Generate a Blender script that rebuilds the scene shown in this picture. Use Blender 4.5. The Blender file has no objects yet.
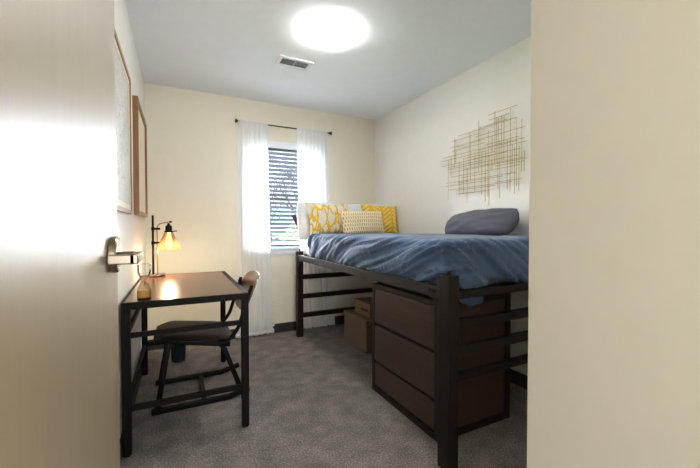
import bpy, bmesh, math, random
from mathutils import Vector, Matrix, noise
S = bpy.context.scene
C = S.collection
PI = math.pi
rnd = random.Random(7)

# ---------------------------------------------------------------- camera
FPX, YAW, PITCH, CAMH = 343.45, .4662, .0192, 1.115
cd = bpy.data.cameras.new('camera'); cam = bpy.data.objects.new('camera', cd); C.objects.link(cam)
cd.sensor_width = 36; cd.lens = FPX*36/700; cd.clip_start = .01
cam.location = (0, 0, CAMH); cam.rotation_euler = (PI/2-PITCH, 0, -YAW)
S.camera = cam

# ---------------------------------------------------------------- world, lights, exposure
S.view_settings.view_transform = 'Standard'; S.view_settings.look = 'None'
S.view_settings.gamma = 1; S.view_settings.use_curve_mapping = False
S.view_settings.exposure = 1.22
W = bpy.data.worlds.new('world'); S.world = W; W.use_nodes = True
wn = W.node_tree.nodes; wl = W.node_tree.links
bg = wn['Background']
tc = wn.new('ShaderNodeTexCoord'); sx = wn.new('ShaderNodeSeparateXYZ'); rp = wn.new('ShaderNodeValToRGB')
wl.new(tc.outputs['Generated'], sx.inputs[0]); wl.new(sx.outputs['Z'], rp.inputs[0]); wl.new(rp.outputs[0], bg.inputs[0])
rp.color_ramp.elements[0].color = (.86, .93, 1, 1); rp.color_ramp.elements[1].color = (.62, .78, 1, 1)
bg.inputs[1].default_value = .55

def area(name, loc, rot, sx_, sy_, power, col, portal=False):
    l = bpy.data.lights.new(name, 'AREA'); l.shape = 'RECTANGLE'; l.size = sx_; l.size_y = sy_
    l.energy = power; l.color = col
    if portal: l.cycles.is_portal = True
    o = bpy.data.objects.new(name, l); C.objects.link(o); o.location = loc; o.rotation_euler = rot
    return o
area('window_portal', (1.02, 3.70, 1.45), (-PI/2, 0, 0), .74, 1.08, 1, (1, 1, 1), True)
area('hall_fill', (.4, -2.1, 1.35), (PI/2+.25, 0, 0), 1.9, 1.7, 35, (.93, .96, 1))  # added fill panel behind the camera to brighten the room, no known source
sl = bpy.data.lights.new('daylight', 'SUN'); sl.energy = 170; sl.color = (.88, .94, 1); sl.angle = math.radians(100)
so = bpy.data.objects.new('daylight', sl); C.objects.link(so); so.location = (1, 8, 6)
so.rotation_euler = (-math.radians(55), 0, math.radians(-5))
CEIL_LAMP_EMIT = 22.0
DESK_BULB_W = 4.0

# ---------------------------------------------------------------- helpers
def lin(c):
    f = lambda v: (v/12.92 if v <= .04045 else ((v+.055)/1.055)**2.4)
    return tuple(f(v/255) for v in c)+(1,)

class N:
    """small node helper"""
    def __init__(s, name):
        s.m = bpy.data.materials.new(name); s.m.use_nodes = True
        s.t = s.m.node_tree; s.b = s.t.nodes['Principled BSDF']; s.out = s.t.nodes['Material Output']
    def n(s, typ, **k):
        x = s.t.nodes.new(typ)
        for a, v in k.items(): setattr(x, a, v)
        return x
    def l(s, a, b): s.t.links.new(a, b)
    def co(s, scale=(1, 1, 1), rot=(0, 0, 0), loc=(0, 0, 0)):
        t = s.n('ShaderNodeTexCoord'); m = s.n('ShaderNodeMapping')
        m.inputs['Scale'].default_value = scale; m.inputs['Rotation'].default_value = rot; m.inputs['Location'].default_value = loc
        s.l(t.outputs['Object'], m.inputs[0]); return m.outputs[0]
    def noise(s, vec, scale, detail=3, rough=.5, dist=0):
        x = s.n('ShaderNodeTexNoise'); x.inputs['Scale'].default_value = scale; x.inputs['Detail'].default_value = detail
        x.inputs['Roughness'].default_value = rough; x.inputs['Distortion'].default_value = dist
        s.l(vec, x.inputs['Vector']); return x.outputs['Fac']
    def ramp(s, fac, *stops):
        r = s.n('ShaderNodeValToRGB'); e = r.color_ramp.elements
        while len(e) < len(stops): e.new(.5)
        for i, (p, c) in enumerate(stops): e[i].position = p; e[i].color = c
        s.l(fac, r.inputs[0]); return r.outputs[0]
    def math(s, op, a, b=None, c=None):
        x = s.n('ShaderNodeMath', operation=op)
        for i, v in enumerate((a, b, c)):
            if v is None: continue
            if isinstance(v, (int, float)): x.inputs[i].default_value = v
            else: s.l(v, x.inputs[i])
        return x.outputs[0]
    def bump(s, h, strength, dist=.01):
        b = s.n('ShaderNodeBump'); b.inputs['Strength'].default_value = strength; b.inputs['Distance'].default_value = dist
        s.l(h, b.inputs['Height']); s.l(b.outputs[0], s.b.inputs['Normal'])
    def set(s, **k):
        for a, v in k.items(): s.b.inputs[a.replace('_', ' ')].default_value = v
        return s

def simple(name, rgb, rough=.5, metal=0, bump=None, **k):
    m = N(name); v = m.co()
    c = lin(rgb); f = m.noise(v, 14, 3)
    d = tuple(x*.975 for x in c[:3])+(1,)
    m.l(m.ramp(f, (.3, d), (.7, c)), m.b.inputs['Base Color'])
    m.set(Roughness=rough, Metallic=metal)
    for a, x in k.items(): m.b.inputs[a.replace('_', ' ')].default_value = x
    if bump: m.bump(m.noise(v, bump[0], 2), bump[1], bump[2])
    return m.m

def wood(name, c0, c1, rough, axis='Z', scale=1.0, coat=0, coat_rough=.1, bump=.05):
    m = N(name); k = {'X': (1.2, 22, 22), 'Y': (22, 1.2, 22), 'Z': (22, 22, 1.2)}[axis]
    v = m.co(tuple(a*scale for a in k))
    f = m.noise(v, 1.6, 6, .6, .6); g = m.noise(v, 7, 3, .6)
    h = m.math('ADD', m.math('MULTIPLY', f, .7), m.math('MULTIPLY', g, .3))
    m.l(m.ramp(h, (.32, lin(c0)), (.68, lin(c1))), m.b.inputs['Base Color'])
    m.set(Roughness=rough, Coat_Weight=coat, Coat_Roughness=coat_rough)
    m.bump(h, bump, .002)
    return m.m

M = {}
M['paint'] = simple('wall_paint', (234, 227, 208), .75, bump=(220, .06, .002))
M['paint_back'] = simple('wall_paint_cream', (236, 230, 211), .75, bump=(220, .06, .002))
M['paint_white'] = simple('wall_paint_pale', (241, 239, 230), .75, bump=(220, .06, .002))
M['ceil'] = simple('ceiling_paint', (243, 247, 250), .85, bump=(160, .08, .002))
M['white_trim'] = simple('white_trim', (240, 241, 242), .4)
M['black_base'] = simple('vinyl_base', (44, 41, 40), .5)
M['bed_metal'] = simple('bronze_metal', (32, 25, 22), .45, 0, bump=(300, .05, .001), Specular_IOR_Level=.2)
M['desk_metal'] = simple('dark_brown_metal', (22, 18, 17), .5, 0, bump=(300, .05, .001), Specular_IOR_Level=.1)
M['black_metal'] = simple('black_metal', (15, 14, 14), .5, Specular_IOR_Level=.12)
M['nickel'] = simple('satin_nickel', (150, 139, 123), .22, 1)
M['brass'] = simple('aged_brass', (178, 138, 96), .28, 1)
M['chair_seat'] = simple('brown_vinyl', (48, 33, 27), .5, bump=(90, .1, .002), Specular_IOR_Level=.25)
M['chair_wood'] = wood('chair_plywood', (78, 50, 39), (114, 76, 58), .3, 'Z', 1, .5, .12)
M['desk_top'] = wood('desk_laminate', (72, 38, 19), (108, 60, 31), .27, 'X', 1, 0, .2)
M['desk_top'].node_tree.nodes['Principled BSDF'].inputs['Specular IOR Level'].default_value = .3
M['dresser'] = wood('walnut_laminate', (60, 42, 35), (76, 55, 46), .45, 'Y', .8)
M['dresser_dark'] = simple('dark_frame', (28, 22, 20), .5, Specular_IOR_Level=.3)
M['door'] = wood('blond_veneer', (160, 143, 112), (171, 154, 123), .4, 'Z', .6, .8, .34, .01)
M['frame1'] = wood('oak_frame', (140, 106, 76), (172, 134, 98), .4, 'Z')
M['frame2'] = wood('walnut_frame', (116, 80, 46), (150, 106, 62), .4, 'Z')
M['sheet'] = simple('white_cotton', (236, 237, 242), .85, bump=(60, .15, .004))
M['navy'] = simple('navy_cotton', (44, 50, 66), .85)
M['grey_pillow'] = simple('charcoal_cotton', (92, 93, 102), .9, bump=(500, .25, .001))
M['bin'] = simple('navy_plastic', (24, 28, 38), .5, Specular_IOR_Level=.25)
M['card'] = simple('kraft_card', (124, 105, 85), .8)
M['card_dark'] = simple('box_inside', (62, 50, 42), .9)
M['gold'] = simple('gold_wire', (184, 164, 108), .45, .3)
M['blind'] = simple('blind_slat', (56, 62, 72), .5)
M['rod'] = simple('pewter_rod', (70, 64, 58), .35, .8)
M['vent'] = simple('vent_white', (232, 234, 236), .5)
M['vent_dark'] = simple('duct_dark', (110, 106, 104), .8)
M['bark'] = simple('bark', (58, 56, 56), .9)
M['leaf'] = simple('leaf_bluegreen', (62, 78, 66), .7)
M['leaf2'] = simple('leaf_yellowgreen', (130, 150, 62), .7)
M['lawn'] = simple('lawn', (82, 92, 66), .95)
M['siding'] = simple('siding', (92, 104, 120), .8)
M['sand'] = simple('gold_sand', (190, 140, 52), .8, bump=(400, .3, .001))

def mk_carpet():
    m = N('carpet'); v = m.co()
    a = m.noise(v, 120, 3, .7); b = m.noise(v, 9, 3)
    f = m.math('ADD', m.math('MULTIPLY', a, .75), m.math('MULTIPLY', b, .25))
    m.l(m.ramp(f, (.36, lin((90, 84, 81))), (.52, lin((134, 127, 123))), (.66, lin((178, 170, 165)))), m.b.inputs['Base Color'])
    m.set(Roughness=.95, Specular_IOR_Level=.15); m.bump(a, .7, .006); return m.m
M['carpet'] = mk_carpet()

def mk_comforter():
    m = N('blue_cotton'); v = m.co()
    f = m.noise(v, 5, 3)
    m.l(m.ramp(f, (.3, lin((62, 88, 123))), (.7, lin((72, 98, 133)))), m.b.inputs['Base Color'])
    m.set(Roughness=.72, Sheen_Weight=.25, Sheen_Roughness=.4)
    m.bump(m.noise(v, 28, 4, .6, .5), .25, .01); return m.m
M['comforter'] = mk_comforter()

def mk_sheer():
    m = N('sheer_curtain'); v = m.co((1, 1, 1))
    d = m.n('ShaderNodeBsdfDiffuse'); d.inputs[0].default_value = (.97, .975, .985, 1)
    t = m.n('ShaderNodeBsdfTranslucent'); t.inputs[0].default_value = (.97, .975, .99, 1)
    tr = m.n('ShaderNodeBsdfTransparent')
    m1 = m.n('ShaderNodeMixShader'); m1.inputs[0].default_value = .42; m.l(d.outputs[0], m1.inputs[1]); m.l(t.outputs[0], m1.inputs[2])
    w = m.noise(m.co((300, 300, 40)), 1, 2)
    k = m.math('MULTIPLY_ADD', w, .08, .76)
    m2 = m.n('ShaderNodeMixShader'); m.l(k, m2.inputs[0]); m.l(tr.outputs[0], m2.inputs[1]); m.l(m1.outputs[0], m2.inputs[2])
    m.l(m2.outputs[0], m.out.inputs[0]); return m.m
M['sheer'] = mk_sheer()

def mk_glass(name, tint, refl=.08, rough=.02):
    m = N(name)
    tr = m.n('ShaderNodeBsdfTransparent'); tr.inputs[0].default_value = tint
    g = m.n('ShaderNodeBsdfGlossy'); g.inputs['Roughness'].default_value = rough
    fr = m.n('ShaderNodeFresnel'); fr.inputs[0].default_value = 1.45
    f = m.math('ADD', fr.outputs[0], refl)
    x = m.n('ShaderNodeMixShader'); m.l(f, x.inputs[0]); m.l(tr.outputs[0], x.inputs[1]); m.l(g.outputs[0], x.inputs[2])
    m.l(x.outputs[0], m.out.inputs[0]); return m.m
M['glass'] = mk_glass('pane_glass', (.97, .98, 1, 1), 0)
M['hourglass'] = mk_glass('clear_glass', (.985, .985, .98, 1), .03)
def mk_amber():
    m = N('amber_glass')
    tr = m.n('ShaderNodeBsdfTransparent'); tr.inputs[0].default_value = (.80, .64, .44, 1)
    tl_ = m.n('ShaderNodeBsdfTranslucent'); tl_.inputs[0].default_value = (.80, .60, .36, 1)
    g = m.n('ShaderNodeBsdfGlossy'); g.inputs['Roughness'].default_value = .12; g.inputs[0].default_value = (.95, .8, .58, 1)
    a = m.n('ShaderNodeMixShader'); a.inputs[0].default_value = .3; m.l(tr.outputs[0], a.inputs[1]); m.l(tl_.outputs[0], a.inputs[2])
    fr = m.n('ShaderNodeFresnel'); fr.inputs[0].default_value = 1.6
    x = m.n('ShaderNodeMixShader'); m.l(m.math('ADD', fr.outputs[0], .25), x.inputs[0]); m.l(a.outputs[0], x.inputs[1]); m.l(g.outputs[0], x.inputs[2])
    m.l(x.outputs[0], m.out.inputs[0]); return m.m
M['amber'] = mk_amber()

def emit(name, col, st):
    m = N(name); m.set(Emission_Color=col, Emission_Strength=st, Base_Color=(1, 1, 1, 1)); return m.m
M['lamp_diffuser'] = emit('lit_diffuser', (1, .98, .95, 1), CEIL_LAMP_EMIT)
M['bulb'] = emit('lit_bulb', (1, .82, .55, 1), 3.5)

# pillow fabrics ---------------------------------------------------------
def mk_branch():
    m = N('yellow_branch_print'); v = m.co((5, 5, 5)); t = m.noise(v, 1.2, 3)
    vo = m.n('ShaderNodeTexVoronoi', feature='DISTANCE_TO_EDGE'); vo.inputs['Scale'].default_value = 1.25
    mp = m.co((12, 0, 5.5), (0, .5, 0)); ad = m.n('ShaderNodeVectorMath', operation='ADD')
    nz = m.n('ShaderNodeTexNoise'); nz.inputs['Scale'].default_value = 2.5
    scl = m.n('ShaderNodeVectorMath', operation='SCALE'); scl.inputs['Scale'].default_value = .45; m.l(nz.outputs['Color'], scl.inputs[0])
    m.l(mp, ad.inputs[0]); m.l(scl.outputs[0], ad.inputs[1]); m.l(ad.outputs[0], vo.inputs['Vector'])
    m.l(mp, nz.inputs['Vector'])
    w = m.math('MULTIPLY', t, .17)
    f = m.math('LESS_THAN', vo.outputs['Distance'], w)
    m.l(m.ramp(f, (.45, lin((232, 222, 200))), (.55, lin((226, 180, 36)))), m.b.inputs['Base Color'])
    m.set(Roughness=.85); return m.m
M['branch'] = mk_branch()

def mk_dash():   # short yellow dashes in rows, on cream
    m = N('dash_print'); s = m.n('ShaderNodeSeparateXYZ'); m.l(m.co(), s.inputs[0])
    x, z = s.outputs[0], s.outputs[2]
    row = m.math('FLOOR', m.math('MULTIPLY', z, 27))
    fx = m.math('FRACT', m.math('ADD', m.math('MULTIPLY', x, 42), m.math('ADD', m.math('MULTIPLY', m.math('MODULO', row, 2), .5), m.math('MULTIPLY', z, 4))))
    fz = m.math('FRACT', m.math('MULTIPLY', z, 27))
    a = m.math('LESS_THAN', m.math('ABSOLUTE', m.math('SUBTRACT', fx, .5)), .2)
    b = m.math('LESS_THAN', m.math('ABSOLUTE', m.math('SUBTRACT', fz, .5)), .36)
    m.l(m.ramp(m.math('MULTIPLY', a, b), (.45, lin((236, 226, 200))), (.55, lin((206, 158, 46)))), m.b.inputs['Base Color'])
    m.set(Roughness=.9); m.bump(m.noise(m.co(), 300, 2), .2, .002); return m.m
M['dash'] = mk_dash()

def mk_herring():   # cream chevron dashes on mustard
    m = N('herringbone_print'); s = m.n('ShaderNodeSeparateXYZ'); m.l(m.co(), s.inputs[0])
    x, z = s.outputs[0], s.outputs[2]
    col = m.math('MULTIPLY', x, 8.5); fc = m.math('FRACT', col)
    sgn = m.math('MULTIPLY_ADD', m.math('GREATER_THAN', m.math('FRACT', m.math('MULTIPLY', col, .5)), .5), 2, -1)
    u = m.math('FRACT', m.math('MULTIPLY', m.math('ADD', z, m.math('MULTIPLY', m.math('MULTIPLY', fc, .085), sgn)), 22))
    a = m.math('LESS_THAN', m.math('ABSOLUTE', m.math('SUBTRACT', u, .5)), .16)
    b = m.math('LESS_THAN', m.math('ABSOLUTE', m.math('SUBTRACT', fc, .5)), .36)
    m.l(m.ramp(m.math('MULTIPLY', a, b), (.45, lin((232, 186, 30))), (.55, lin((238, 222, 168)))), m.b.inputs['Base Color'])
    m.set(Roughness=.85); return m.m
M['herring'] = mk_herring()

def mk_map():
    m = N('grey_print'); v = m.co((1, 1, 1))
    f = m.noise(v, 26, 4, .6, 1.2)
    m.l(m.ramp(f, (.36, lin((168, 164, 154))), (.5, lin((206, 204, 196))), (.62, lin((186, 184, 174)))), m.b.inputs['Base Color'])
    m.set(Roughness=.7); return m.m
M['print'] = mk_map()
M['mat_board'] = simple('cream_mat', (228, 216, 192), .8)

# geometry ---------------------------------------------------------------
def obj(name, bm, mat, parent=None, base=(0, 0, 0), smooth=None):
    me = bpy.data.meshes.new(name)
    if base != (0, 0, 0): bmesh.ops.translate(bm, verts=bm.verts, vec=-Vector(base))
    bmesh.ops.recalc_face_normals(bm, faces=bm.faces)
    bm.to_mesh(me); bm.free()
    me.materials.append(M[mat] if isinstance(mat, str) else mat)
    o = bpy.data.objects.new(name, me); C.objects.link(o)
    if parent is not None: o.parent = parent
    elif base != (0, 0, 0): o.location = base
    if smooth is not None:
        for p in me.polygons: p.use_smooth = True
        if smooth < 180: me.set_sharp_from_angle(angle=math.radians(smooth))
    return o
def tag(o, label=None, cat=None, group=None, kind=None):
    if label: o['label'] = label
    if cat: o['category'] = cat
    if group: o['group'] = group
    if kind: o['kind'] = kind
    return o
class Thing:
    def __init__(s, name, base, label, cat, group=None, kind=None):
        s.o = bpy.data.objects.new(name, None); C.objects.link(s.o); s.o.location = base; s.b = tuple(base)
        s.o.empty_display_size = .05
        tag(s.o, label, cat, group, kind)
    def part(s, name, bm, mat, smooth=None, parent=None, label=None):
        o = obj(name, bm, mat, parent or s.o, s.b, smooth)
        if label: o['label'] = label
        return o
B = bmesh.new
def box(bm, x0, x1, y0, y1, z0, z1, bev=0, seg=2):
    vs = [bm.verts.new((x, y, z)) for x in (x0, x1) for y in (y0, y1) for z in (z0, z1)]
    fs = [(0, 1, 3, 2), (4, 6, 7, 5), (0, 4, 5, 1), (2, 3, 7, 6), (0, 2, 6, 4), (1, 5, 7, 3)]
    f = [bm.faces.new([vs[i] for i in q]) for q in fs]
    if bev:
        es = list({e for q in f for e in q.edges})
        bmesh.ops.bevel(bm, geom=es, offset=bev, segments=seg, profile=.5, affect='EDGES')
    return bm
def bx(*a, **k): return box(B(), *a, **k)
def tube(bm, pts, r, seg=10, caps=True, closed=False):
    pts = [Vector(p) for p in pts]; n = len(pts); rings = []
    rr = r if isinstance(r, (list, tuple)) else [r]*n
    up = None
    for i, p in enumerate(pts):
        t = ((pts[(i+1) % n] - pts[i-1]) if closed else (pts[min(i+1, n-1)]-pts[max(i-1, 0)])).normalized()
        if up is None: up = t.orthogonal().normalized()
        else:
            up = (up - t*up.dot(t)).normalized()
        s = t.cross(up)
        rings.append([bm.verts.new(p+(up*math.cos(2*PI*k/seg)+s*math.sin(2*PI*k/seg))*rr[i]) for k in range(seg)])
    for i in range(n if closed else n-1):
        a, b = rings[i], rings[(i+1) % n]
        for k in range(seg): bm.faces.new([a[k], a[(k+1) % seg], b[(k+1) % seg], b[k]])
    if caps and not closed:
        bm.faces.new(rings[0][::-1]); bm.faces.new(rings[-1])
    return bm
def bar(bm, a, b, w, h, up=(0, 0, 1), bev=0):
    """rectangular bar from a to b; w across, h along up"""
    a, b = Vector(a), Vector(b); t = (b-a).normalized(); u = Vector(up); u = (u-t*u.dot(t)).normalized(); s = t.cross(u)
    tmp = B(); box(tmp, 0, (b-a).length, -w/2, w/2, -h/2, h/2, bev)
    mat = Matrix((t, s, u)).transposed().to_4x4(); mat.translation = a
    bmesh.ops.transform(tmp, matrix=mat, verts=tmp.verts)
    merge(bm, tmp); return bm
def merge(bm, tmp):
    me = bpy.data.meshes.new('tmp'); tmp.to_mesh(me); tmp.free(); bm.from_mesh(me); bpy.data.meshes.remove(me)
def lathe(bm, prof, c=(0, 0), seg=32):
    """prof: list of (r, z)"""
    rings = []
    for r, z in prof:
        if r < 1e-6: rings.append([bm.verts.new((c[0], c[1], z))])
        else: rings.append([bm.verts.new((c[0]+r*math.cos(2*PI*k/seg), c[1]+r*math.sin(2*PI*k/seg), z)) for k in range(seg)])
    for a, b in zip(rings, rings[1:]):
        for k in range(seg):
            q = [a[k % len(a)], a[(k+1) % len(a)], b[(k+1) % len(b)], b[k % len(b)]]
            q = list(dict.fromkeys(q))
            if len(q) > 2: bm.faces.new(q)
    return bm
def bez(pts, n=10):
    """Catmull-Rom through pts"""
    P = [Vector(p) for p in pts]; P = [2*P[0]-P[1]]+P+[2*P[-1]-P[-2]]; out = []
    for i in range(1, len(P)-2):
        for k in range(n):
            t = k/n; a, b, c, d = P[i-1:i+3]
            out.append(.5*((2*b)+(c-a)*t+(2*a-5*b+4*c-d)*t*t+(-a+3*b-3*c+d)*t**3))
    out.append(P[-2]); return out
def struct(name, bm, mat, parent=None, smooth=None):
    o = obj(name, bm, mat, parent, smooth=smooth)
    if parent is None: o['kind'] = 'structure'
    return o

# ---------------------------------------------------------------- the setting
XL, XR, YB, HC = -.255, 2.142, 3.578, 2.405
NX, NY = .839, .606
WX0, WX1, WZ0, WZ1 = .64, 1.40, .90, 1.955
struct('floor', bx(-1.4, 2.3, -2.4, YB+.1, -.1, 0), 'carpet')
struct('ceiling', bx(-1.4, 2.3, -2.4, YB+.1, HC, HC+.1), 'ceil')
struct('wall_left', bx(XL-.12, XL, .17, YB, 0, HC), 'paint_white')
struct('wall_right', bx(XR, XR+.12, NY, YB, 0, HC), 'paint_white')
b = B(); T = .2
box(b, XL-.12, WX0, YB, YB+T, 0, HC); box(b, WX1, XR+.12, YB, YB+T, 0, HC)
box(b, WX0, WX1, YB, YB+T, 0, WZ0); box(b, WX0, WX1, YB, YB+T, WZ1, HC)
struct('wall_back', b, 'paint_back')
b = bx(NX, XR+.12, -.0, NY, 0, HC, bev=.004)
struct('wall_near', b, 'paint')
b = B(); box(b, XL-.12, -.17, .05, .17, 0, HC); box(b, -.17, NX, .05, .17, 2.12, HC)
struct('wall_front', b, 'paint')
b = B(); box(b, -1.4, -1.28, -2.4, .05, 0, HC); struct('wall_hall_left', b, 'paint')
struct('wall_hall_right', bx(2.0, 2.12, -2.4, 0, 0, HC), 'paint')
struct('wall_hall_back', bx(-1.28, 2.0, -2.4, -2.28, 0, HC), 'paint')
struct('wall_hall_front', bx(-1.28, XL-.12, .05, .17, 0, HC), 'paint')
def baseboard(name, x0, x1, y0, y1): struct(name, bx(x0, x1, y0, y1, 0, .098, bev=.003), 'black_base')
baseboard('baseboard_back', XL+.008, XR-.008, YB-.008, YB)
baseboard('baseboard_left', XL, XL+.008, .17, YB)
baseboard('baseboard_right', XR-.008, XR, NY, YB-.008)

# window: frame, sash, glass, sill
win = bpy.data.objects.new('window_1', None); C.objects.link(win); win['kind'] = 'structure'
win.location = (1.04, YB+.1, WZ0)
def wp(name, bm, mat, **k): return obj(name, bm, mat, win, tuple(win.location), **k)
b = B(); f = .035
box(b, WX0, WX0+f, YB+.09, YB+.16, WZ0, WZ1, .003); box(b, WX1-f, WX1, YB+.09, YB+.16, WZ0, WZ1, .003)
box(b, WX0+f, WX1-f, YB+.09, YB+.16, WZ1-f, WZ1, .003); box(b, WX0+f, WX1-f, YB+.09, YB+.16, WZ0, WZ0+f, .003)
wp('window_frame', b, 'white_trim')
wp('meeting_rail', bx(WX0+f, WX1-f, YB+.1, YB+.15, 1.405, 1.43, .003), 'blind')  # backlit silhouette put into the colour: rail takes the blind's dark tone
b = B()
box(b, WX0-.06, WX0, YB-.012, YB, WZ0-.02, WZ1+.06, .003); box(b, WX1, WX1+.06, YB-.012, YB, WZ0-.02, WZ1+.06, .003)
box(b, WX0, WX1, YB-.012, YB, WZ1, WZ1+.06, .003)
box(b, WX0, WX1, YB, YB+.09, WZ1-.006, WZ1); box(b, WX0, WX0+.006, YB, YB+.09, WZ0, WZ1-.006); box(b, WX1-.006, WX1, YB, YB+.09, WZ0, WZ1-.006)
wp('window_casing', b, 'white_trim')
wp('window_sill', bx(WX0-.06, WX1+.06, YB-.03, YB+.09, WZ0-.02, WZ0+.004, .004), 'white_trim')
wp('window_apron', bx(WX0-.05, WX1+.05, YB-.012, YB, WZ0-.075, WZ0-.02, .003), 'white_trim')
b = B(); box(b, 1.0, 1.06, YB+.078, YB+.09, .925, .937, .002); wp('window_latch', b, 'white_trim')
wp('window_pane', bx(WX0+f, WX1-f, YB+.123, YB+.127, WZ0+f, WZ1-f), 'glass')

# door with lever handle
DX = -.143
dr = bpy.data.objects.new('door_1', None); C.objects.link(dr); dr.location = (DX-.022, .19, .01); dr['kind'] = 'structure'
def dp(name, bm, mat, parent=None, **k): return obj(name, bm, mat, parent or dr, tuple(dr.location), **k)
dp('door_slab', bx(DX-.045, DX, .19, 1.098, .01, 2.05, .002), 'door')
hy, hz = .985, 1.05
b = B(); lathe(b, [(0, 0), (.040, 0), (.0435, .003), (.0435, .014), (.040, .018), (0, .018)], seg=40)
bmesh.ops.rotate(b, verts=b.verts, matrix=Matrix.Rotation(PI/2, 3, 'Y'))
bmesh.ops.translate(b, verts=b.verts, vec=(DX, hy, hz))
ha = dp('door_handle', b, 'nickel', smooth=40)
b = B(); tube(b, [(DX+.018, hy, hz-.004), (DX+.05, hy, hz-.004)], .011, 16)
box(b, DX+.048, DX+.066, .885, hy+.02, hz-.016, hz+.006, .003)
box(b, DX+.008, DX+.06, .885, .900, hz-.016, hz+.006, .003)
dp('lever', b, 'nickel', parent=ha)
b = B(); box(b, DX-.034, DX-.011, 1.098, 1.0995, .95, 1.15, .0005); dp('latch_plate', b, 'nickel')
for z in (.25, 1.03, 1.82):
    b = B(); tube(b, [(DX+.004, .184, z-.05), (DX+.004, .184, z+.05)], .007, 10); dp('hinge', b, 'nickel', smooth=40)
b = B()
box(b, -.17, -.153+.0, .05, .17, 0, 2.12); box(b, NX-.012, NX, .0, .17, 0, 2.12); box(b, -.153, NX-.012, .05, .17, 2.09, 2.12)
struct('trim_1', b, 'paint')

# outside the window
struct('ground', bx(-9, 14, YB+.8, 26, -.7, -.5), 'lawn')
def leaf_cloud(bm, c, rad, n, size, rn):
    for i in range(n):
        while True:
            d = Vector((rn.uniform(-1, 1), rn.uniform(-1, 1), rn.uniform(-1, 1)))
            if d.length < 1: break
        p = Vector(c)+Vector((d.x*rad[0], d.y*rad[1], d.z*rad[2]))
        a = Vector((rn.gauss(0, 1), rn.gauss(0, 1), rn.gauss(0, 1))).normalized(); q = a.orthogonal().normalized(); s = size*rn.uniform(.6, 1.3)
        bm.faces.new([bm.verts.new(p+v) for v in (-a*s, q*s*.45, a*s, -q*s*.45)])
def tree(x, y, h, label, seed, leafn, mat='leaf'):
    rn = random.Random(seed)
    t = Thing('tree', (x, y, -.5), label, 'tree', 'trees outside the window'); b = B(); tips = []
    def grow(p, d, ln, r, k):
        q = p+d*ln; m = p+d*ln*.5+Vector((rn.gauss(0, 1), rn.gauss(0, 1), 0))*ln*.05
        tube(b, [p, m, q], [r, r*.85, r*.68], 6 if k < 2 else 4)
        tips.append(q)
        if k >= 5: return
        for i in range(3 if k else 4):
            e = (d+Vector((rn.gauss(0, .5), rn.gauss(0, .5), rn.uniform(-.1, .45)))).normalized()
            grow(q if i else m, e, ln*rn.uniform(.62, .82), r*.6, k+1)
    grow(Vector((x, y, -.5)), Vector((0, 0, 1)), h*.27, h*.016, 0)
    t.part('trunk', b, 'bark', smooth=60)
    b = B()
    for q in tips[::3]:
        if rn.random() < leafn: leaf_cloud(b, q, (.28, .28, .28), 26, .05, rn)
    t.part('foliage', b, mat)
tree(2.1, 8.5, 4.6, 'nearest bare branching tree seen through the window blind', 3, .35)
tree(4.6, 13.5, 6.0, 'tall thin tree right of the nearest one outside the window', 5, .45)
tree(2.2, 16.5, 6.5, 'farthest leafy tree seen low between the blind slats', 9, .7)
for i, (x, y, r, mt, lb) in enumerate([(2.15, 6.4, .62, 'leaf2', 'yellow green bush low in the window by the white pillow'),
                                       (1.3, 5.6, .5, 'leaf', 'dark green bush low behind the left half of the window')]):
    t = Thing('bush', (x, y, -.5), lb, 'bush', 'bushes outside the window'); b = B()
    leaf_cloud(b, (x, y, .15 if mt == 'leaf' else .5), (r, r, .7), 1500, .06, random.Random(20+i)); t.part('foliage', b, mt)
    b = B(); 
    for k in range(5): tube(b, [(x, y, -.5), (x+rnd.uniform(-.3, .3), y+rnd.uniform(-.3, .3), .3)], [.02, .01], 6)
    t.part('stem', b, 'bark')

# ---------------------------------------------------------------- ceiling lamp and vent
t = Thing('ceiling_light', (.91, 2.10, HC), 'round lit flush-mount ceiling light beside the air vent', 'ceiling light')
b = B(); lathe(b, [(0, HC), (.135, HC), (.135, HC-.018), (.13, HC-.02), (0, HC-.02)], (.91, 2.10), 48); t.part('base_ring', b, 'white_trim', 40)
b = B(); lathe(b, [(.128, HC-.0205), (.155, HC-.021)]+[(.158*math.cos(a)**.6, HC-.023-.022*math.sin(a)) for a in [i*PI/2/10 for i in range(10)]]+[(0, HC-.045)], (.91, 2.10), 48)
t.part('diffuser', b, 'lamp_diffuser', 60)
t = Thing('ceiling_vent', (.83, 2.62, HC), 'white rectangular ceiling air vent with dark louvre slots', 'vent')
x0, x1, y0, y1 = .695, .965, 2.545, 2.70
b = B(); zz = HC-.010; w = .028
box(b, x0, x1, y0, y0+w, zz, HC, .002); box(b, x0, x1, y1-w, y1, zz, HC, .002); box(b, x0, x0+w, y0+w, y1-w, zz, HC, .002); box(b, x1-w, x1, y0+w, y1-w, zz, HC, .002)
t.part('vent_frame', b, 'vent'); t.part('duct', bx(x0+w, x1-w, y0+w, y1-w, HC-.0015, HC-.0005), 'vent_dark')
b = B()
for k in range(6):
    yy = y0+w+.010+k*.0165
    bar(b, (x0+w, yy, HC-.006), (x1-w, yy, HC-.006), .010, .0012, (0, -.55, .83))
box(b, (x0+x1)/2-.003, (x0+x1)/2+.003, y0+w, y1-w, HC-.010, HC-.008)
t.part('louvres', b, 'vent')

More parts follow.
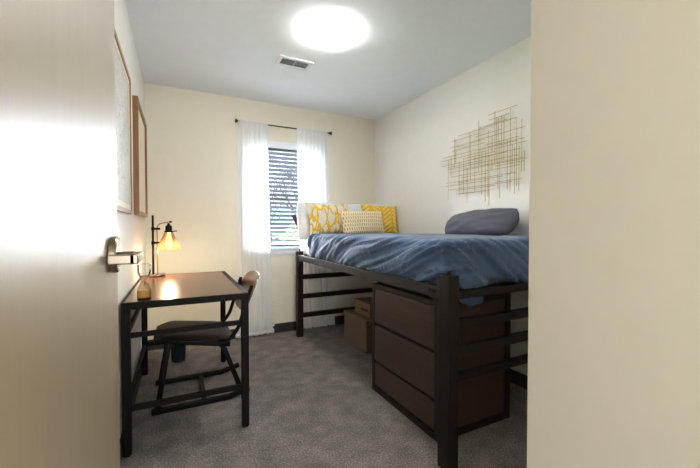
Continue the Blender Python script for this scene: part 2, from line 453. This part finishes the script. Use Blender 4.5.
# ---------------------------------------------------------------- blind, rod, curtains
t = Thing('window_blind', (1.02, YB+.045, WZ1), 'dark slatted blind hanging open in the narrow window', 'blind')
bx0, bx1 = WX0+.012, WX1-.012
t.part('headrail', bx(bx0, bx1, YB+.02, YB+.07, WZ1-.035, WZ1-.004, .003), 'blind')
b = B(); z = WZ1-.055
while z > .965:
    bar(b, (bx0, YB+.045, z), (bx1, YB+.045, z), .048, .003, (0, .45, .89), 0); z -= .044
t.part('slats', b, 'blind')
t.part('bottom_rail', bx(bx0, bx1, YB+.025, YB+.065, .915, .935, .003), 'blind')
for x in (.76, 1.28):
    b = B(); tube(b, [(x, YB+.045, .935), (x, YB+.045, WZ1-.035)], .0012, 6); t.part('cord', b, 'blind')

RY, RZ = YB-.09, 2.149
t = Thing('curtain_rod', (1.02, RY, RZ), 'thin dark curtain rod across the top of the window', 'curtain rod')
b = B(); tube(b, [(.545, RY, RZ), (1.49, RY, RZ)], .007, 12); t.part('rod', b, 'rod', 40)
for sgn, x in ((-1, .545), (1, 1.49)):
    b = B(); bmt = B(); lathe(bmt, [(0, 0), (.008, 0), (.008, .008), (.011, .01), (.021, .03), (.021, .034), (0, .036)], seg=16)
    bmesh.ops.rotate(bmt, verts=bmt.verts, matrix=Matrix.Rotation(sgn*PI/2, 3, 'Y')); bmesh.ops.translate(bmt, verts=bmt.verts, vec=(x, RY, RZ)); merge(b, bmt)
    t.part('finial', b, 'rod', 40)
for x in (.575, 1.46):
    b = B(); tube(b, [(x, RY, RZ-.004), (x, YB-.008, RZ-.004)], .005, 8); box(b, x-.012, x+.012, YB-.008, YB, RZ-.035, RZ+.025, .002); t.part('bracket', b, 'rod', 40)

def curtain(name, top, bot, nf, label, seed, z0):
    th = Thing(name, ((top[0]+top[1])/2, RY, z0), label, 'curtain', 'white sheer curtains')
    rn = random.Random(seed); nu, nv = nf*10, 44; b = B(); G = []
    ph = [rn.uniform(0, 6.28) for _ in range(6)]
    for j in range(nv+1):
        v = j/nv; z = RZ+.012-(RZ+.012-z0)*v; row = []
        x0 = top[0]+(bot[0]-top[0])*v**1.3; x1 = top[1]+(bot[1]-top[1])*v**1.3
        for i in range(nu+1):
            u = i/nu; a = u*nf*2*PI
            amp = .005+.012*min(1, v*4)
            y = amp*math.sin(a+.7*math.sin(2.1*u*6+ph[0])+.25*v*math.sin(5*v+ph[1])) + .010*v*math.sin(a*.5+ph[2]) 
            x = x0+(x1-x0)*u + .006*math.cos(a*1.0+ph[3])*min(1, v*3)
            yy = RY+y
            if v < .03: yy = RY-.009+y*.2
            row.append(b.verts.new((x, yy, z)))
        G.append(row)
    for j in range(nv):
        for i in range(nu): b.faces.new([G[j][i], G[j][i+1], G[j+1][i+1], G[j+1][i]])
    th.part('panel', b, 'sheer', 180)
    b = B(); bh = B()
    # rod pocket behind the rod and the hem / trim
    for i in range(nu):
        for (ja, jb) in ((nv-2, nv),):
            pass
    prev = None
    for i in range(nu+1):
        p = G[nv][i]
    return th, G
tl, _ = curtain('sheer_curtain', (.535, .825), (.50, .875), 7, 'white sheer curtain left of the window, reaching the floor', 1, .03)
tr_, _ = curtain('sheer_curtain', (1.125, 1.475), (1.20, 1.56), 8, 'white sheer curtain right of the window, falling behind the bed', 2, .03)
# ruffled trim on the lower inner edge and along the hem of the left curtain
b = B(); rn = random.Random(4)
for k in range(9):
    z = .42-k*.043; x = .866+.004*math.sin(k*2)
    lathe(b, [(0, z+.012), (.008, z+.008), (.011, z), (.008, z-.009), (0, z-.012)], (x, RY-.03), 8)
for k in range(20):
    x = .512+k*.0185
    lathe(b, [(0, .075), (.007, .068), (.009, .06), (.006, .05), (0, .045)], (x, RY-.036+.012*math.sin(k*2.2)), 8)
tl.part('tassel_trim', b, 'sheet', 60)

# ---------------------------------------------------------------- pictures on the left wall
def picture(name, y0, y1, z0, z1, depth, fw, mat, inner, label, mat_w=.0):
    t = Thing(name, (XL, (y0+y1)/2, z0), label, 'picture')
    b = B(); d = depth
    box(b, XL, XL+d, y0, y0+fw, z0, z1, .0015); box(b, XL, XL+d, y1-fw, y1, z0, z1, .0015)
    box(b, XL, XL+d, y0+fw, y1-fw, z0, z0+fw, .0015); box(b, XL, XL+d, y0+fw, y1-fw, z1-fw, z1, .0015)
    t.part('picture_frame', b, mat)
    t.part('print', bx(XL+.002, XL+d*.55, y0+fw, y1-fw, z0+fw, z1-fw), inner)
    if mat_w:
        b = B(); e = XL+d*.55; g = mat_w
        box(b, e, e+.002, y0+fw, y0+fw+g, z0+fw, z1-fw); box(b, e, e+.002, y1-fw-g, y1-fw, z0+fw, z1-fw)
        box(b, e, e+.002, y0+fw+g, y1-fw-g, z0+fw, z0+fw+g); box(b, e, e+.002, y0+fw+g, y1-fw-g, z1-fw-g, z1-fw); t.part('mat_board', b, 'mat_board')
picture('framed_picture', 1.70, 2.40, 1.192, 1.985, .02, .022, 'frame1', 'print', 'oak framed grey print on left wall, nearer the door', .03)
picture('framed_picture', 2.66, 3.40, 1.20, 1.98, .032, .028, 'frame2', 'mat_board', 'deep walnut framed cream picture on left wall, nearer the window', 0)

# ---------------------------------------------------------------- desk
D0, D1, E0, E1, DZ = -.245, .352, 1.95, 3.022, .751
t = Thing('desk', (.05, 2.49, 0), 'brown desk with dark metal frame against the left wall', 'desk')
L = .038
t.part('desk_top', bx(D0+.012, D1-.03, E0+.012, E1-.012, DZ-.03, DZ, .002), 'desk_top', label='glossy brown wood-grain desk top')
b = B()
box(b, D0, D1, E0, E0+.012, DZ-.034, DZ+.001, .002); box(b, D0, D1, E1-.012, E1, DZ-.034, DZ+.001, .002)
box(b, D0, D0+.012, E0+.012, E1-.012, DZ-.034, DZ+.001, .002); box(b, D1-.03, D1, E0+.012, E1-.012, DZ-.034, DZ+.001, .002)
t.part('top_edge', b, 'desk_metal')
for x in (D0, D1-L):
    for y in (E0, E1-L):
        lg = t.part('leg', bx(x, x+L, y, y+L, .008, DZ-.034, .003), 'desk_metal')
        t.part('foot', bx(x+.005, x+L-.005, y+.005, y+L-.005, 0, .008), 'black_metal', parent=lg)
b = B()
for y in (E0+.01, E1-L+.01):
    box(b, D0+L, D1-L, y, y+.02, .575, .600, .002); 
    box(b, D0+L, D1-L, y, y+.02, .215, .243, .002)
box(b, D0+.008, D0+.028, E0+L, E1-L, .575, .600, .002)
box(b, D0+.008, D0+.028, E0+L, E1-L, .215, .243, .002)
t.part('rails', b, 'desk_metal')

# ---------------------------------------------------------------- chair
t = Thing('desk_chair', (.13, 2.54, 0), 'brown seat sled-base chair tucked under the desk', 'chair')
ya, yb_ = 2.325, 2.755
for y in (ya, yb_):
    s = 1 if y == ya else -1
    b = B()
    bar(b, (-.045, y, .425), (.30, y, .36), .022, .028, bev=.003)        # seat rail
    bar(b, (-.05, y, .42), (-.115, y, .024), .022, .03, (1, 0, 0), .003)   # front leg
    bar(b, (.255, y, .365), (.372, y, .035), .022, .03, (1, 0, 0), .003)   # rear leg
    bar(b, (-.145, y, .018), (.30, y, .018), .024, .034, bev=.004)         # runner
    bar(b, (.29, y, .018), (.42, y, .05), .024, .034, bev=.004)
    t.part('side_frame', b, 'black_metal', 35)
    b = B(); tube(b, bez([(.20, y-.0, .372), (.27, y, .375), (.345, y, .45), (.385, y, .56), (.44, y+.0, .73)]), .0125, 10); t.part('back_post', b, 'black_metal', 60)
for x, z, w in ((-.04, .40, .03), (.25, .355, .03), (.145, .018, .028)):
    b = B(); bar(b, (x, ya, z), (x, yb_, z), w, .02, bev=.002); t.part('cross_bar', b, 'black_metal')
# seat pad: rounded, waterfall front
b = B(); nu, nv = 18, 18; top = []; bot = []
for i in range(nu+1):
    r1 = []; r2 = []
    for j in range(nv+1):
        u = i/nu*2-1; v = j/nv*2-1
        e = max(0, (1-abs(u)**6)*(1-abs(v)**6))**.5
        x = .095+.235*u*(1-.04*v*v); y = (ya+yb_)/2+.222*v*(1-.05*u*u)
        zc = .425-.055*(u+1)/2*1.1 - (.03*max(0, -u-.6)/.4) + .008*v*v
        r1.append(b.verts.new((x, y, zc+.008+.022*e))); r2.append(b.verts.new((x, y, zc+.008-.014*e)))
    top.append(r1); bot.append(r2)
for i in range(nu):
    for j in range(nv):
        b.faces.new([top[i][j], top[i+1][j], top[i+1][j+1], top[i][j+1]]); b.faces.new([bot[i][j], bot[i][j+1], bot[i+1][j+1], bot[i+1][j]])
bmesh.ops.remove_doubles(b, verts=b.verts, dist=.0005)
bmesh.ops.translate(b, verts=b.verts, vec=(0, 0, .012))
t.part('seat', b, 'chair_seat', 60)
# curved plywood backrest, rounded ends
b = B(); F = []; K = []
for i in range(nu+1):
    a = []; c = []
    for j in range(nv+1):
        u = i/nu*2-1; v = j/nv*2-1      # u along width (y), v up
        hh = (1-abs(u)**3.2*.0)*.135*(max(0, 1-abs(u)**4))**.35 if abs(u) < 1 else .0
        hh = max(hh, .03)
        y = (ya+yb_)/2+.222*u; zz = .655+hh*v
        x = .43+.10*(zz-.655)/.27*2*.55 + .035*(1-u*u)
        a.append(b.verts.new((x-.006, y, zz))); c.append(b.verts.new((x+.006, y, zz)))
    F.append(a); K.append(c)
for i in range(nu):
    for j in range(nv):
        b.faces.new([F[i][j], F[i+1][j], F[i+1][j+1], F[i][j+1]]); b.faces.new([K[i][j], K[i][j+1], K[i+1][j+1], K[i+1][j]])
for i in range(nu):
    b.faces.new([F[i][0], K[i][0], K[i+1][0], F[i+1][0]]); b.faces.new([F[i][nv], F[i+1][nv], K[i+1][nv], K[i][nv]])
for j in range(nv):
    b.faces.new([F[0][j], F[0][j+1], K[0][j+1], K[0][j]]); b.faces.new([F[nu][j], K[nu][j], K[nu][j+1], F[nu][j+1]])
t.part('backrest', b, 'chair_wood', 40, label='curved glossy brown plywood backrest')

# wastebasket under the desk
t = Thing('wastebasket', (0, 3.20, 0), 'small dark navy wastebasket on the carpet under the desk', 'wastebasket')
b = B(); lathe(b, [(0, .002), (.046, 0), (.052, .006), (.066, .24), (.069, .25), (.064, .25), (.050, .012), (0, .01)], (0, 3.20), 28); t.part('basket', b, 'bin', 40)

# ---------------------------------------------------------------- desk lamp and hourglass
lx, ly = -.135, 2.93
t = Thing('desk_lamp', (lx, ly, DZ), 'lit desk lamp with amber cone shade at the far end of the desk', 'lamp')
b = B(); lathe(b, [(0, DZ), (.053, DZ), (.055, DZ+.003), (.055, DZ+.016), (.052, DZ+.02), (0, DZ+.021)], (lx, ly), 32); t.part('base', b, 'nickel', 40)
b = B(); tube(b, [(lx-.026, ly, DZ+.02), (lx-.026, ly, 1.205)], .0075, 12); t.part('pole', b, 'black_metal', 40)
b = B(); tube(b, bez([(lx+.002, ly, DZ+.02), (lx+.002, ly, .95), (lx+.002, ly, 1.10), (lx+.012, ly, 1.135), (lx+.04, ly, 1.148), (lx+.088, ly, 1.156)], 8), .0045, 10); t.part('arm', b, 'brass', 60)
for z in (1.105, 1.0):
    b = B(); tube(b, [(lx-.036, ly, z), (lx+.022, ly, z)], .0085, 12)
    tube(b, [(lx-.026, ly, z-.012), (lx-.026, ly, z+.012)], .0115, 12); t.part('clamp', b, 'black_metal', 40)
b = B(); tube(b, [(lx+.083, ly, 1.156), (lx+.10, ly, 1.158)], .007, 10); t.part('knob', b, 'black_metal', 40)
sc_ = (lx+.078, ly)
b = B(); lathe(b, [(0, 1.148), (.008, 1.146), (.012, 1.132), (.022, 1.126), (.024, 1.09), (.030, 1.086), (.030, 1.078), (0, 1.078)], sc_, 24); tube(b, [(sc_[0]+.02, ly, 1.085), (sc_[0]+.055, ly, 1.088)], .004, 8); t.part('socket', b, 'black_metal', 40)
b = B(); lathe(b, [(.029, 1.079), (.033, 1.07), (.084, .956), (.086, .950), (.083, .952), (.031, 1.066), (.027, 1.076)], sc_, 40)
t.part('lamp_shade', b, 'amber', 50, label='amber glass cone lamp shade')
b = B(); lathe(b, [(.010, 1.078), (.012, 1.05), (.026, 1.005), (.031, .985), (.024, .962), (0, .952)], sc_, 20); t.part('bulb', b, 'bulb', 60)
pl = bpy.data.lights.new('desk_bulb', 'POINT'); pl.energy = DESK_BULB_W; pl.color = (1, .78, .48); pl.shadow_soft_size = .03
po = bpy.data.objects.new('desk_bulb', pl); C.objects.link(po); po.location = (sc_[0], ly, .945)

hx, hyy = -.153, 2.03
t = Thing('hourglass', (hx, hyy, DZ), 'glass hourglass with gold sand at the near corner of the desk', 'hourglass')
z0 = DZ+.004
prof = [(0, 0), (.026, .0), (.031, .004), (.032, .03), (.030, .048), (.018, .072), (.006, .084), (.005, .088), (.006, .092), (.018, .104), (.030, .128), (.032, .146), (.031, .170), (.026, .174), (0, .174)]
b = B(); lathe(b, [(r, z0+z) for r, z in prof], (hx, hyy), 8)
t.part('glass_bulbs', b, 'hourglass', 30)
b = B(); lathe(b, [(0, z0+.004), (.0265, z0+.005), (.027, z0+.03), (.016, z0+.04), (0, z0+.044)], (hx, hyy), 20); t.part('sand', b, 'sand', 50)
b = B(); lathe(b, [(0, DZ), (.031, DZ), (.031, DZ+.004), (0, DZ+.004)], (hx, hyy), 8); t.part('base', b, 'black_metal')

# ---------------------------------------------------------------- bed frame
BX0, BX1, BY0, BY1 = 1.08, 2.125, 1.165, 3.385
t = Thing('bed', (1.6, 2.27, 0), 'tall dark metal bed frame along the right wall', 'bed')
PW = .062
for x in (BX0, BX1-PW):
    for y, hgt in ((BY0, .895), (BY1-PW, .875)):
        yw = .072 if y == BY0 else PW
        p = t.part('post', bx(x, x+PW, y, y+yw, 0, hgt, .003), 'bed_metal')
        b = B(); lathe(b, [(0, hgt), (.010, hgt), (.010, hgt+.016), (.007, hgt+.022), (0, hgt+.022)], (x+PW*.55, y+yw*.5), 14)
        t.part('stacking_pin', b, 'bed_metal', 40, parent=p)
rz0, rz1 = .785, .838
for x in (BX0+.006, BX1-.04):
    b = B(); box(b, x, x+.034, BY0+.072, BY1-PW, rz0, rz1, .003)
    # curved gussets at both ends
    for ye, sg in ((BY0+.072, 1), (BY1-PW, -1)):
        n = 8; R = .10
        pts = [(ye, rz0), (ye, rz0-R)]+[(ye+sg*(R-R*math.cos(a)), rz0-R+R*math.sin(a)) for a in [k*PI/2/n for k in range(1, n)]]+[(ye+sg*R, rz0)]
        fr = [b.verts.new((x+.004, q[0], q[1])) for q in pts]; bk = [b.verts.new((x+.028, q[0], q[1])) for q in pts]
        for k in range(len(pts)):
            k2 = (k+1) % len(pts); b.faces.new([fr[k], fr[k2], bk[k2], bk[k]])
        # fan faces of the two sides
        for ring in (fr, bk):
            for k in range(1, len(pts)-1): b.faces.new([ring[0], ring[k], ring[k+1]])
    t.part('side_rail', b, 'bed_metal')
for z in ((.789, .824), (.645, .687), (.522, .564), (.403, .436)):
    t.part('foot_bar', bx(BX0+PW, BX1-PW, BY0+.012, BY0+.05, z[0], z[1], .003), 'bed_metal')
for z in ((.785, .838), (.585, .632), (.386, .432), (.192, .238)):
    t.part('head_bar', bx(BX0+PW, BX1-PW, BY1-.05, BY1-.012, z[0], z[1], .003), 'bed_metal')
for y in (1.315, 1.285):
    b = B(); lathe(b, [(0, 0), (.008, 0), (.007, .004), (0, .005)], seg=12); bmesh.ops.rotate(b, verts=b.verts, matrix=Matrix.Rotation(-PI/2, 3, 'Y'))
    bmesh.ops.translate(b, verts=b.verts, vec=(BX0+.006, y-.012, .812)); t.part('bolt', b, 'black_metal', 40)
t.part('deck', bx(BX0+.04, BX1-.04, BY0+.05, BY1-.05, .775, .80), 'dresser_dark')

# mattress with white sheet
def rounded(bm, x0, x1, y0, y1, z0, z1, r, step, disp=None, skip=()):
    """box with rounded edges, subdivided, optional displacement disp(p, n)->Vector ; skip: faces left open"""
    c0 = Vector((x0+r, y0+r, z0+r)); c1 = Vector((x1-r, y1-r, z1-r)); cache = {}
    def V(p):
        key = tuple(round(a, 5) for a in p)
        if key in cache: return cache[key]
        q = Vector([min(max(p[i], c0[i]), c1[i]) for i in range(3)]); n = Vector(p)-q
        n = n.normalized() if n.length > 1e-9 else Vector((0, 0, 1)); w = q+n*r
        if disp: w = disp(w, n)
        cache[key] = bm.verts.new(w); return cache[key]
    lo = (x0, y0, z0); hi = (x1, y1, z1)
    g = []
    for a in range(3):
        k = max(2, int(round((hi[a]-lo[a])/step)))
        s = [lo[a]+(hi[a]-lo[a])*i/k for i in range(k+1)]; g.append(s)
    for ax in range(3):
        u, v = [(1, 2), (0, 2), (0, 1)][ax]
        for side in (0, 1):
            if (ax, side) in skip: continue
            for i in range(len(g[u])-1):
                for j in range(len(g[v])-1):
                    q = []
                    for (a, c) in ((i, j), (i+1, j), (i+1, j+1), (i, j+1)):
                        p = [0, 0, 0]; p[ax] = (lo, hi)[side][ax]; p[u] = g[u][a]; p[v] = g[v][c]; q.append(V(p))
                    bm.faces.new(q)
    return bm
b = B(); rounded(b, 1.16, 2.09, 1.275, 3.325, .80, 1.0, .05, .05)
o = obj('mattress', b, 'sheet', None, (1.6, 2.27, .80), 180)
tag(o, 'mattress in a white sheet, showing at the head of the bed', 'mattress')

def fold(t, sharp=.8):
    """asymmetric ridge 0..1"""
    s = .5+.5*math.sin(t); return s**sharp
def folds(a, z, seed):
    h = 0
    for f, g, amp in ((6.0, 1.6, .036), (12, 3.0, .028), (25, 6, .012)):
        h += amp*(.22-max(0, 1-2.6*abs(noise.noise(Vector((a*f, z*g, seed+f)))))**1.6)
    return h
def comf(p, n):
    side = max(0, -n.x); foot = max(0, -n.y); top = max(0, n.z)
    w = p.copy(); x, y, z = p
    hrel = (z-.80)/.26
    nz = noise.noise(Vector((x*2.2, y*2.2, z*2.2))); nz2 = noise.noise(Vector((x*5+7, y*5, z*5)))
    d = 0
    # long side: gathers near the head, long slanted folds further along
    k = .35+2.3*max(0, min(1, (3.0-y)/1.1))
    phs = (y+k*(z-.8))
    am = .35+.65*max(0, min(1, .5+1.3*noise.noise(Vector((phs*2.3, z*2, 3)))))
    vs = min(1, max(0, 1-abs(n.z)*.75))
    if side > .05 or (x < 1.4):
        fall = max(0, 1-(x-1.09)/.30) if x > 1.09 else 1
        d += folds(phs+.10*nz, z, 3)*fall*(.25+.75*vs)
    if foot > .05 or y < 1.45:
        fall = max(0, 1-(y-1.165)/.28)
        ph = (x+1.35*(z-.8))
        am2 = .4+.6*max(0, min(1, .5+1.3*noise.noise(Vector((ph*2.6, z*2, 9)))))
        d += folds(ph+.08*nz, z, 17)*fall*(.25+.75*vs)
    d = max(d, -.024)
    d -= .004*max(side, foot)
    # puffier middle of the side, tucked in at the bottom
    t_ = max(0, min(1, (.90-z)/.10))
    w += n*d
    if p.x < 1.5 and side > .02: w.x = max(w.x, 1.092)+.026*t_*t_*side
    if foot > .02: w.y = max(w.y, 1.178)+.034*t_*t_*foot
    w.z += top*(.006*nz+.004*nz2) - (.012*top*max(0, min(1, (y-2.9)/.2)))
    return w
b = B(); rounded(b, 1.088, 2.122, 1.17, 3.11, .80, 1.058, .075, .0115, comf, skip=((2, 0), (1, 1)))
o = obj('comforter', b, 'comforter', None, (1.6, 2.1, .80), 180)
tag(o, 'rumpled slate blue comforter spread over the bed', 'comforter')
b = B()
def lump(p, n): return p+n*(.010*noise.noise(p*22)+.006*fold(p.x*120+p.z*40))
rounded(b, 1.235, 1.365, 1.222, 1.275, .735, .83, .022, .010, lump)
cc = obj('hanging_corner', b, 'comforter', o, (1.6, 2.1, .80), 180)

# ---------------------------------------------------------------- pillows
def pillow(name, w, h, th, mat, loc, rot, label, cat='pillow', group=None, seed=0, corner=.10, wr=.004, piping=False):
    b = B(); nu, nv = 28, 28; rows = {1: [], -1: []}
    for sgn in (1, -1):
        for i in range(nu+1):
            r = []
            for j in range(nv+1):
                u = math.sin((i/nu-.5)*PI); v = math.sin((j/nv-.5)*PI)
                e = (max(0, 1-u*u)*max(0, 1-v*v))**.42
                x = w/2*u*(1-corner*(1-v*v)*abs(u)**2); z = h/2*v*(1-corner*(1-u*u)*abs(v)**2)
                k = noise.noise(Vector((u*3+seed, v*3, sgn*2+seed)))*wr*2+noise.noise(Vector((u*8+seed, v*8, seed)))*wr
                y = sgn*(th/2*e)+k*e**.5
                r.append(b.verts.new((x, y, z+h/2)))
            rows[sgn].append(r)
    for sgn in (1, -1):
        R = rows[sgn]
        for i in range(nu):
            for j in range(nv): b.faces.new([R[i][j], R[i+1][j], R[i+1][j+1], R[i][j+1]])
    bmesh.ops.remove_doubles(b, verts=b.verts, dist=.0008)
    o = obj(name, b, mat, None, (0, 0, 0), 180); o.location = loc; o.rotation_euler = rot
    tag(o, label, cat, group); return o
PT = 1.045
pillow('bed_pillow', .52, .38, .15, 'sheet', (1.325, 3.23, .99), (-.22, .03, 0), 'white bed pillow at the window side, behind the branch print pillow', seed=1, corner=-.03, group='white bed pillows')
pillow('bed_pillow', .48, .38, .15, 'sheet', (1.85, 3.25, .99), (-.20, -.02, 0), 'white bed pillow in the corner, behind the mustard pillow', seed=2, corner=-.05, group='white bed pillows')
pillow('dark_pillow', .26, .27, .05, 'navy', (1.26, 3.39, 1.035), (-.03, -.38, 0), 'dark navy pillow corner showing against the window glass', seed=3, corner=.06)
pillow('throw_pillow', .48, .335, .13, 'branch', (1.35, 3.08, 1.034), (-.25, -.02, .08), 'square throw pillow with yellow branch print on off-white', seed=4, corner=.13)
pillow('throw_pillow', .43, .33, .13, 'herring', (1.92, 3.08, 1.038), (-.25, .03, -.06), 'mustard yellow throw pillow with cream herringbone dashes', seed=5, corner=.1)
pillow('lumbar_pillow', .47, .25, .11, 'dash', (1.655, 2.96, 1.042), (-.28, -.02, .0), 'long cream lumbar pillow with rows of yellow dashes, in front', seed=6, corner=.05)
pillow('body_pillow', .59, .19, .16, 'grey_pillow', (1.955, 1.85, 1.06), (-.5, -.05, PI*1.5), 'charcoal grey pillow leaning on right wall under the wire art', seed=7, corner=-.13, wr=.008)

# ---------------------------------------------------------------- dresser and boxes under the bed
d0, d1, f0, f1, dh = 1.193, 1.735, 1.36, 2.034, .735
t = Thing('dresser', (1.46, 1.70, 0), 'dark walnut three-drawer dresser under the foot of the bed', 'dresser')
b = B()
box(b, d0+.02, d1, f0+.012, f1-.012, .03, dh-.02); t.part('carcass', b, 'dresser_dark')
b = B(); g = .03
box(b, d0, d0+.03, f1-g, f1, .0, dh, .002); box(b, d0, d0+.03, f0, f0+g, .0, dh, .002)
box(b, d0, d0+.03, f0+g, f1-g, dh-.028, dh, .002); box(b, d0, d0+.03, f0+g, f1-g, 0, .038, .002)
t.part('face_frame', b, 'dresser_dark'); b = B()
box(b, d1-.04, d1, f0, f0+.03, 0, dh, .002); box(b, d0+.03, d1-.04, f0, f0+.03, dh-.03, dh, .002); box(b, d0+.03, d1-.04, f0, f0+.03, 0, .04, .002)
t.part('end_frame', b, 'dresser_dark')
t.part('end_panel', bx(d0+.03, d1-.04, f0+.008, f0+.014, .04, dh-.03), 'dresser')
t.part('top', bx(d0+.002, d1, f0+.03, f1-.03, dh-.022, dh-.002, .002), 'dresser')
for z0, z1 in ((.046, .198), (.214, .452), (.470, .702)):
    b = B(); box(b, d0+.002, d0+.02, f0+g+.003, f1-g-.003, z0, z1, .004)
    t.part('drawer', b, 'dresser')

# boxes
t = Thing('cardboard_box', (1.55, 2.85, 0), 'lower cardboard storage box on the carpet beside the dresser', 'box', 'boxes under the bed')
xa, xb, y0, y1, zt = 1.485, 1.80, 2.63, 3.08, .275
b = B(); w = .006
box(b, xa, xa+w, y0, y1, 0, zt); box(b, xb-w, xb, y0, y1, 0, zt); box(b, xa+w, xb-w, y0, y0+w, 0, zt); box(b, xa+w, xb-w, y1-w, y1, 0, zt); box(b, xa+w, xb-w, y0+w, y1-w, 0, w)
t.part('body', b, 'card')
b = B(); box(b, xa-.005, xb+.005, y0-.005, y1+.005, zt, zt+.012, .002); box(b, xa-.005, xa-.001, y0-.005, y1+.005, zt-.03, zt, .001)
t.part('lid', b, 'card')
t = Thing('cardboard_box', (1.68, 2.84, zt+.012), 'upper cardboard box with dark handle slot, resting on another box', 'box', 'boxes under the bed')
zb = zt+.012; xa, xb, y0, y1 = 1.56, 1.80, 2.70, 2.99
t.part('body', bx(xa, xb, y0, y1, zb, zb+.115, .002), 'card')
t.part('handle_slot', bx(xa-.001, xa+.004, 2.73, 2.86, zb+.045, zb+.07, .001), 'card_dark')
t.part('lid', bx(xa-.004, xb+.004, y0-.004, y1+.004, zb+.115, zb+.128, .002), 'card')

# ---------------------------------------------------------------- wire wall art
t = Thing('wire_wall_art', (XR-.03, 1.98, 1.65), 'gold wire grid wall art above the bed on right wall', 'wall art')
rn = random.Random(11)
hors = []   # (z, ya, yb) ; larger y = further (left in the photo)
zs = [1.965, 1.925, 1.875, 1.85, 1.80, 1.765, 1.73, 1.70, 1.655, 1.615, 1.59, 1.55, 1.505, 1.47, 1.425, 1.40]
span = [(1.62, 1.87), (1.68, 1.86), (1.62, 2.18), (1.95, 2.25), (1.56, 2.27), (1.9, 2.25), (1.56, 2.36), (1.55, 2.40), (1.7, 2.38), (1.60, 2.30), (1.54, 2.28), (1.6, 2.25), (1.62, 2.32), (1.85, 2.33), (1.8, 2.2), (2.0, 2.14)]
for z, (a, c) in zip(zs, span): hors.append((z+rn.uniform(-.006, .006), a, c))
hors += [(1.83, 1.75, 2.0), (1.745, 1.6, 1.9), (1.68, 1.8, 2.1), (1.635, 1.9, 2.3), (1.57, 1.56, 1.8), (1.45, 1.58, 1.8), (1.89, 1.7, 1.95)]
hors += [(z_+rn.uniform(-.012, .012), 1.56+rn.random()*.35, 1.95+rn.random()*.35) for z_ in (1.78, 1.715, 1.66, 1.60, 1.53, 1.485, 1.44, 1.385)]
vers = [(2.30, 1.40, 1.70), (2.265, 1.55, 1.72), (2.225, 1.62, 1.875), (2.21, 1.66, 1.86), (2.17, 1.42, 1.66), (2.12, 1.45, 1.69), (2.08, 1.36, 1.60), (2.06, 1.62, 1.88), (2.045, 1.5, 1.86), (2.0, 1.45, 1.74), (1.965, 1.55, 1.95), (1.95, 1.6, 1.90), (1.93, 1.42, 1.7),
        (1.895, 1.36, 1.70), (1.87, 1.4, 1.85), (1.86, 1.33, 1.66), (1.835, 1.55, 1.8), (1.81, 1.58, 1.98), (1.795, 1.6, 1.93), (1.78, 1.45, 1.92), (1.765, 1.38, 1.75), (1.75, 1.6, 1.93), (1.73, 1.6, 1.92), (1.70, 1.44, 1.74), (1.675, 1.42, 1.96), (1.66, 1.5, 1.7), (1.64, 1.40, 1.68), (1.625, 1.45, 1.88), (1.605, 1.42, 1.68), (1.585, 1.5, 1.86), (1.565, 1.5, 1.64)]
for z, a, c in hors:
    b = B(); x = XR-.030; tube(b, [(x, a, z), (x, c, z)], .0023, 6)
    for (vy, v0, v1) in vers:
        if a < vy < c and v0 < z < v1 and rn.random() < .55: lathe(b, [(0, z-.005), (.0042, z-.003), (.0042, z+.003), (0, z+.005)], (x+.002, vy), 6)
    t.part('horizontal_wire', b, 'gold', 60)
for vy, v0, v1 in vers:
    v0 -= .05 if v0 < 1.5 else 0
    b = B(); x = XR-.025; tube(b, [(x, vy, v0), (x, vy, v1)], .0023, 6); t.part('vertical_wire', b, 'gold', 60)
for y, z in ((2.2, 1.8), (1.65, 1.85), (2.1, 1.5), (1.7, 1.5)):
    b = B(); tube(b, [(XR-.026, y, z), (XR, y, z)], .003, 6); t.part('standoff', b, 'gold')
